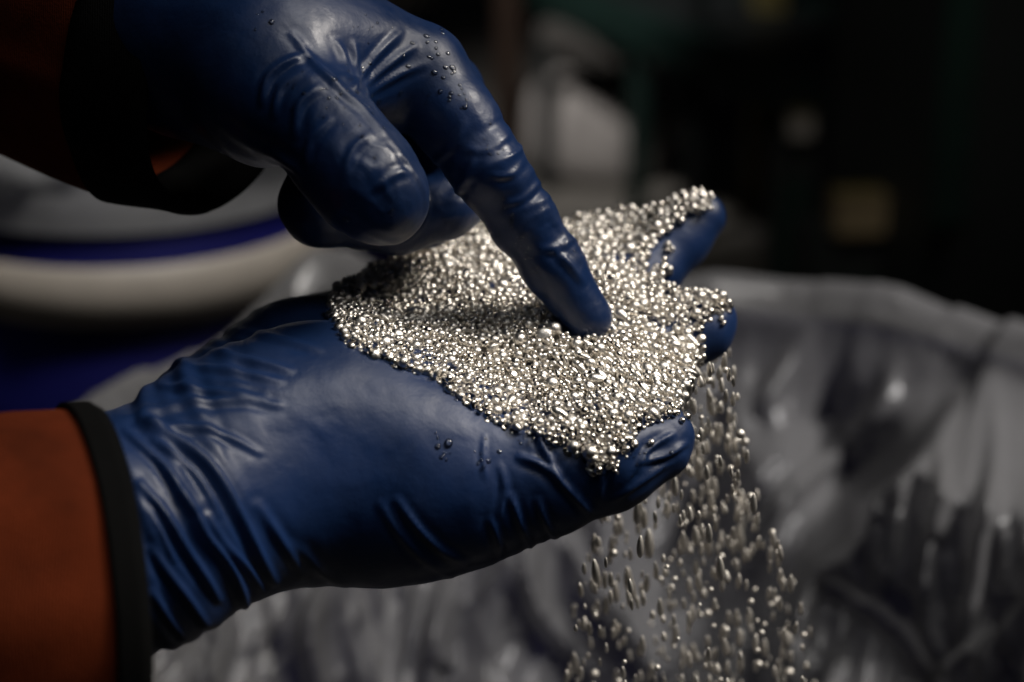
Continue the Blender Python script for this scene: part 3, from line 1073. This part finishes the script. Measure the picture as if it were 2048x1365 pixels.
KINDS = ['round', 'round', 'round', 'lentil', 'dimple', 'tear', 'flake', 'drop']
HI = [bead_variant(k, 3, i) for i, k in enumerate(KINDS)]
LO = [bead_variant(k, 2, i) for i, k in enumerate(KINDS)]
HIM = []; HIF = []
for mat_, lst_, (V, F) in [(M_SILVER, HIM, h) for h in HI] + [(M_FROST, HIF, h) for h in HI]:
    me = bpy.data.meshes.new('silver_granule')
    me.from_pydata(V.tolist(), [], F)
    me.polygons.foreach_set('use_smooth', [True] * len(me.polygons))
    me.materials.append(mat_)
    lst_.append(me)

def rand_rot(r):
    q = r.normal(size=4); q /= np.linalg.norm(q)
    w_, x, y, z = q
    return np.array([[1 - 2 * (y * y + z * z), 2 * (x * y - z * w_), 2 * (x * z + y * w_)],
                     [2 * (x * y + z * w_), 1 - 2 * (x * x + z * z), 2 * (y * z - x * w_)],
                     [2 * (x * z - y * w_), 2 * (y * z + x * w_), 1 - 2 * (x * x + y * y)]])

beads = []     # (pos world, radius m, rotation 3x3, kind index, layer, px, py)
def scatter(n, depth_off, spacing, layer):
    x = RNG.uniform(640, 1475, n); y = RNG.uniform(372, 938, n)
    m = np.array([in_poly(a, b, outline) for a, b in zip(x, y)])
    if layer:
        m &= ~((x > 1290) & (y < 600))
    x = x[m]; y = y[m]
    d = heap_d(x, y)
    hd = np.array([(ray_hit(BVH_LOW, a, b) or -999) for a, b in zip(x, y)]) + 1.5
    d = np.maximum(d, hd)
    e = 6.0
    gx = (heap_d(x + e, y) - heap_d(x - e, y)); gy = (heap_d(x, y + e) - heap_d(x, y - e))
    W0 = np.array([P(a, b, c) for a, b, c in zip(x, y, d)])
    Wx = np.array([P(a + e, b, c + g / 2) for a, b, c, g in zip(x, y, d, gx)])
    Wy = np.array([P(a, b + e, c + g / 2) for a, b, c, g in zip(x, y, d, gy)])
    nrm = np.cross(Wy - W0, Wx - W0)
    nrm /= np.linalg.norm(nrm, axis=1, keepdims=True)
    flip = ((CAM - W0) * nrm).sum(1) < 0
    nrm[flip] *= -1
    cell = 0.004
    grid = {}
    out = 0
    jit = RNG.normal(0, 0.00045, len(x))
    lum = Waves(90, 10)(W0 * 1000, 0.16) * 0.0009
    for i in range(len(x)):
        u = RNG.random()
        r = 0.00124 * math.exp(RNG.normal(0, 0.27)) if u > 0.13 else RNG.uniform(0.0006, 0.0009)
        if u > 0.965: r = RNG.uniform(0.0017, 0.0023)
        r *= 1.0 + 0.10 * sstep(900, 1200, x[i])
        p = W0[i] + nrm[i] * (depth_off + jit[i] + lum[i])
        key_ = tuple((p / cell).astype(int))
        ok = True
        for a in (-1, 0, 1):
            for b in (-1, 0, 1):
                for c in (-1, 0, 1):
                    for (q, s) in grid.get((key_[0] + a, key_[1] + b, key_[2] + c), ()):
                        if ((p - q) ** 2).sum() < (spacing * (r + s)) ** 2:
                            ok = False; break
                    if not ok: break
                if not ok: break
            if not ok: break
        if not ok:
            continue
        grid.setdefault(key_, []).append((p, r))
        # keep out of the pressing finger
        near = BVH_UP.find_nearest(Vector(p), 0.02)
        if near[0] is not None:
            v = Vector(p) - near[0]
            if v.dot(near[1]) < r * 0.5:
                continue
        kind = int(RNG.choice(7, p=[0.24, 0.22, 0.20, 0.12, 0.10, 0.08, 0.04]))
        rot = rand_rot(RNG)
        fl = math.exp(-(((x[i] - 1255) / 110) ** 2 + ((y[i] - 745) / 75) ** 2))
        if RNG.random() < fl * 1.2:
            ax = Vector((0.62, -0.15, -0.70)) + Vector(RNG.normal(0, 0.22, 3).tolist())
            rot = np.array(ax.to_track_quat('Z', 'Y').to_matrix())
            kind = 7 if RNG.random() < 0.28 else 5
        beads.append((p, r, rot, kind, layer, x[i], y[i]))
        out += 1
    return out
n1 = scatter(60000, 0.0004, 0.80, 0)
n2_ = scatter(22000, -0.0016, 0.84, 1)
n3_ = scatter(14000, -0.0036, 0.95, 2)

# stray beads on the glove: fingertips, thumb edge
for (x0, y0, sx, sy, n) in [(1395, 400, 22, 14, 8), (1440, 612, 14, 22, 9), (1360, 832, 14, 8, 5), (1240, 880, 24, 10, 8), (1205, 918, 18, 12, 10), (1320, 505, 24, 16, 6), (1335, 540, 12, 10, 5), (1400, 690, 8, 20, 6)]:
    for _ in range(n):
        x = x0 + RNG.normal(0, sx); y = y0 + RNG.normal(0, sy)
        d = ray_hit(BVH_LOW, x, y)
        if d is None: continue
        r = 0.0011 * math.exp(RNG.normal(0, 0.2))
        beads.append((P(x, y, d + r * 900), r, rand_rot(RNG), int(RNG.integers(0, 4)), 0, x, y))

# falling granules
falling = []
def fall_x(y):
    l = np.interp(y, [690, 800, 950, 1050, 1365, 1450], [1385, 1335, 1255, 1190, 1110, 1100])
    r = np.interp(y, [690, 800, 950, 1100, 1300, 1450], [1475, 1478, 1500, 1565, 1635, 1660])
    return l, r
tries = 0
while len(falling) < 640 and tries < 30000:
    tries += 1
    y = RNG.uniform(700, 1430)
    if y < 860 and RNG.random() < 0.45: continue
    l, r_ = fall_x(y)
    c = np.interp(y, [690, 900, 1365], [1425, 1420, 1390])
    x = RNG.normal(c, (r_ - l) * 0.42)
    if x < l or x > r_: continue
    d = np.interp(y, [700, 900, 1400], [-50, -75, -105]) + RNG.normal(0, 28) + (x - c) * -0.03
    dl = ray_hit(BVH_LOW, x, y)
    if dl is not None and d > dl - 4: 
        if RNG.random() < 0.5: continue
        d = dl - 45
    p = P(x, y, d)
    r = 0.00098 * math.exp(RNG.normal(0, 0.28))
    q = BVH_LOW.find_nearest(Vector(p), 0.01)
    if q[0] is not None and (Vector(p) - q[0]).length < 0.004: continue
    kind = int(RNG.choice([0, 5, 7, 7, 7, 7, 7, 7]))
    tilt = Matrix.Rotation(RNG.normal(0, 0.07), 3, 'X') @ Matrix.Rotation(RNG.normal(-0.07, 0.05), 3, 'Y') @ Matrix.Rotation(RNG.uniform(0, 6.28), 3, 'Z')
    falling.append((p, r, np.array(tilt), kind, 0, x, y))

# the largest visible ones are objects of their own, the rest one mass
def near_rank(b):
    return b[1] / float((b[0] - CAM) @ FWD)
top = [b for b in beads if b[4] == 0]
# drop those hidden behind the pointing glove
vis = []
for b in top:
    h = ray_hit(BVH_UP, b[5], b[6])
    if h is None:
        vis.append(b)
vis.sort(key=near_rank, reverse=True)
solo = vis[:190]
fvis = sorted([b for b in falling if ray_hit(BVH_LOW, b[5], b[6]) is None or True], key=near_rank, reverse=True)
fsolo = fvis[:105]
ids = {id(b) for b in solo} | {id(b) for b in fsolo}

def place(b, label, group, HIM=HIM):
    p, r, rot, kind, layer, x, y = b
    o = bpy.data.objects.new('silver_granule', HIM[kind])
    COL.objects.link(o)
    M = Matrix(rot.tolist()).to_4x4()
    o.matrix_world = Matrix.Translation(Vector(p)) @ M @ Matrix.Scale(r, 4)
    tag(o, label, 'granule', group)
for b in solo:
    x, y = b[5], b[6]
    if y < 640 and x > 1340:
        place(b, 'silver granule lying out on a raised blue fingertip at the heap edge', 'silver granules on the raised fingertips')
    elif x > 1130 and y > 840:
        place(b, 'silver granule clinging to the near edge of the heap above the thumb', 'silver granules along the thumb')
    elif x < 820:
        place(b, 'silver granule at the wrist end of the heap, below the curled blue fingers', 'silver granules at the wrist end of the heap')
    else:
        place(b, 'shiny silver granule standing out in the middle of the heaped palm', 'silver granules in the middle of the heap')
for b in fsolo:
    place(b, 'silver granule falling through the air right of the thumb', 'silver granules falling from the hand', HIF)

def mass(name, lst, label, cat, org, M_SILVER=M_SILVER):
    Vs = []; Fs = []; n = 0
    for p, r, rot, kind, layer, x, y in lst:
        V, F = LO[kind]
        Vs.append((V * r) @ rot.T + p)
        Fs.append(np.array(F) + n)
        n += len(V)
    o = mesh_obj(name, np.concatenate(Vs), np.concatenate(Fs), M_SILVER, None, org)
    tag(o, label, cat, kind='stuff')
mass('granule_heap', [b for b in beads if id(b) not in ids], 'heap of shiny silver granules filling the open gloved palm', 'granules', P(1050, 700, -20))
mass('granule_shower', [b for b in falling if id(b) not in ids], 'shower of silver granules pouring off the palm past the thumb', 'granules', P(1400, 1100, -30), M_FROST)

# ------------------------------------------------------------------ water beads on the gloves
def droplets(bvh, spots, parent, seed):
    r_ = np.random.default_rng(seed)
    Vs = []; Fs = []; n = 0
    bm = bmesh.new(); bmesh.ops.create_icosphere(bm, subdivisions=3, radius=1)
    S = np.array([v.co[:] for v in bm.verts]); SF = np.array([[v.index for v in f.verts] for f in bm.faces]); bm.free()
    for x0, y0, sx, sy, cnt, rm in spots:
        for _ in range(cnt):
            x = r_.normal(x0, sx); y = r_.normal(y0, sy)
            dv = FWD + (x - 1024) * PXS * RGT + (682.5 - y) * PXS * UPV
            dv /= np.linalg.norm(dv)
            h = bvh.ray_cast(Vector(CAM), Vector(dv))
            if h[0] is None: continue
            nrm = np.array(h[1])
            if nrm @ dv > 0: nrm = -nrm
            if -(nrm @ dv) < 0.15: continue
            r = 0.66 * rm / 1000 * math.exp(r_.normal(0, 0.35))
            t1 = np.cross(nrm, [0.3, 0.5, 0.8]); t1 /= np.linalg.norm(t1); t2 = np.cross(nrm, t1)
            V = (S[:, :1] * t1 * r_.uniform(0.85, 1.4) + S[:, 1:2] * t2 + S[:, 2:] * nrm * 0.55) * r + np.array(h[0]) + nrm * r * 0.1
            Vs.append(V); Fs.append(SF + n); n += len(V)
    o = mesh_obj('water_droplets', np.concatenate(Vs), np.concatenate(Fs), M_WATER, parent, po)
    o['kind'] = 'stuff'
droplets(BVH_UP, [(870, 110, 30, 35, 18, 0.75), (900, 160, 20, 30, 12, 0.65), (690, 190, 45, 25, 22, 0.6), (640, 150, 50, 30, 10, 0.5), (720, 240, 30, 25, 14, 0.6),
                  (930, 200, 25, 30, 12, 0.5), (770, 55, 60, 15, 10, 0.45), (990, 280, 20, 30, 10, 0.4), (530, 30, 20, 15, 4, 0.7), (687, 442, 6, 4, 2, 0.9),
                  (800, 440, 30, 20, 8, 0.4), (1005, 410, 4, 8, 5, 0.5), (1022, 440, 4, 9, 8, 0.5), (1040, 480, 4, 9, 9, 0.45), (1058, 515, 4, 9, 9, 0.45), (1076, 545, 4, 9, 8, 0.45), (1095, 590, 4, 9, 6, 0.4), (1150, 480, 8, 14, 8, 0.35)], g_up, 61)
droplets(BVH_LOW, [(890, 900, 14, 16, 10, 0.7), (955, 925, 14, 10, 6, 0.55), (1060, 890, 40, 12, 10, 0.5), (1290, 905, 25, 25, 16, 0.4), (910, 800, 10, 10, 3, 0.6), (1265, 960, 20, 10, 4, 0.4)], g_low, 62)
print('beads', n1, n2_, n3_, len(beads), 'falling', len(falling), 'glove faces', len(Fl), len(Fu))
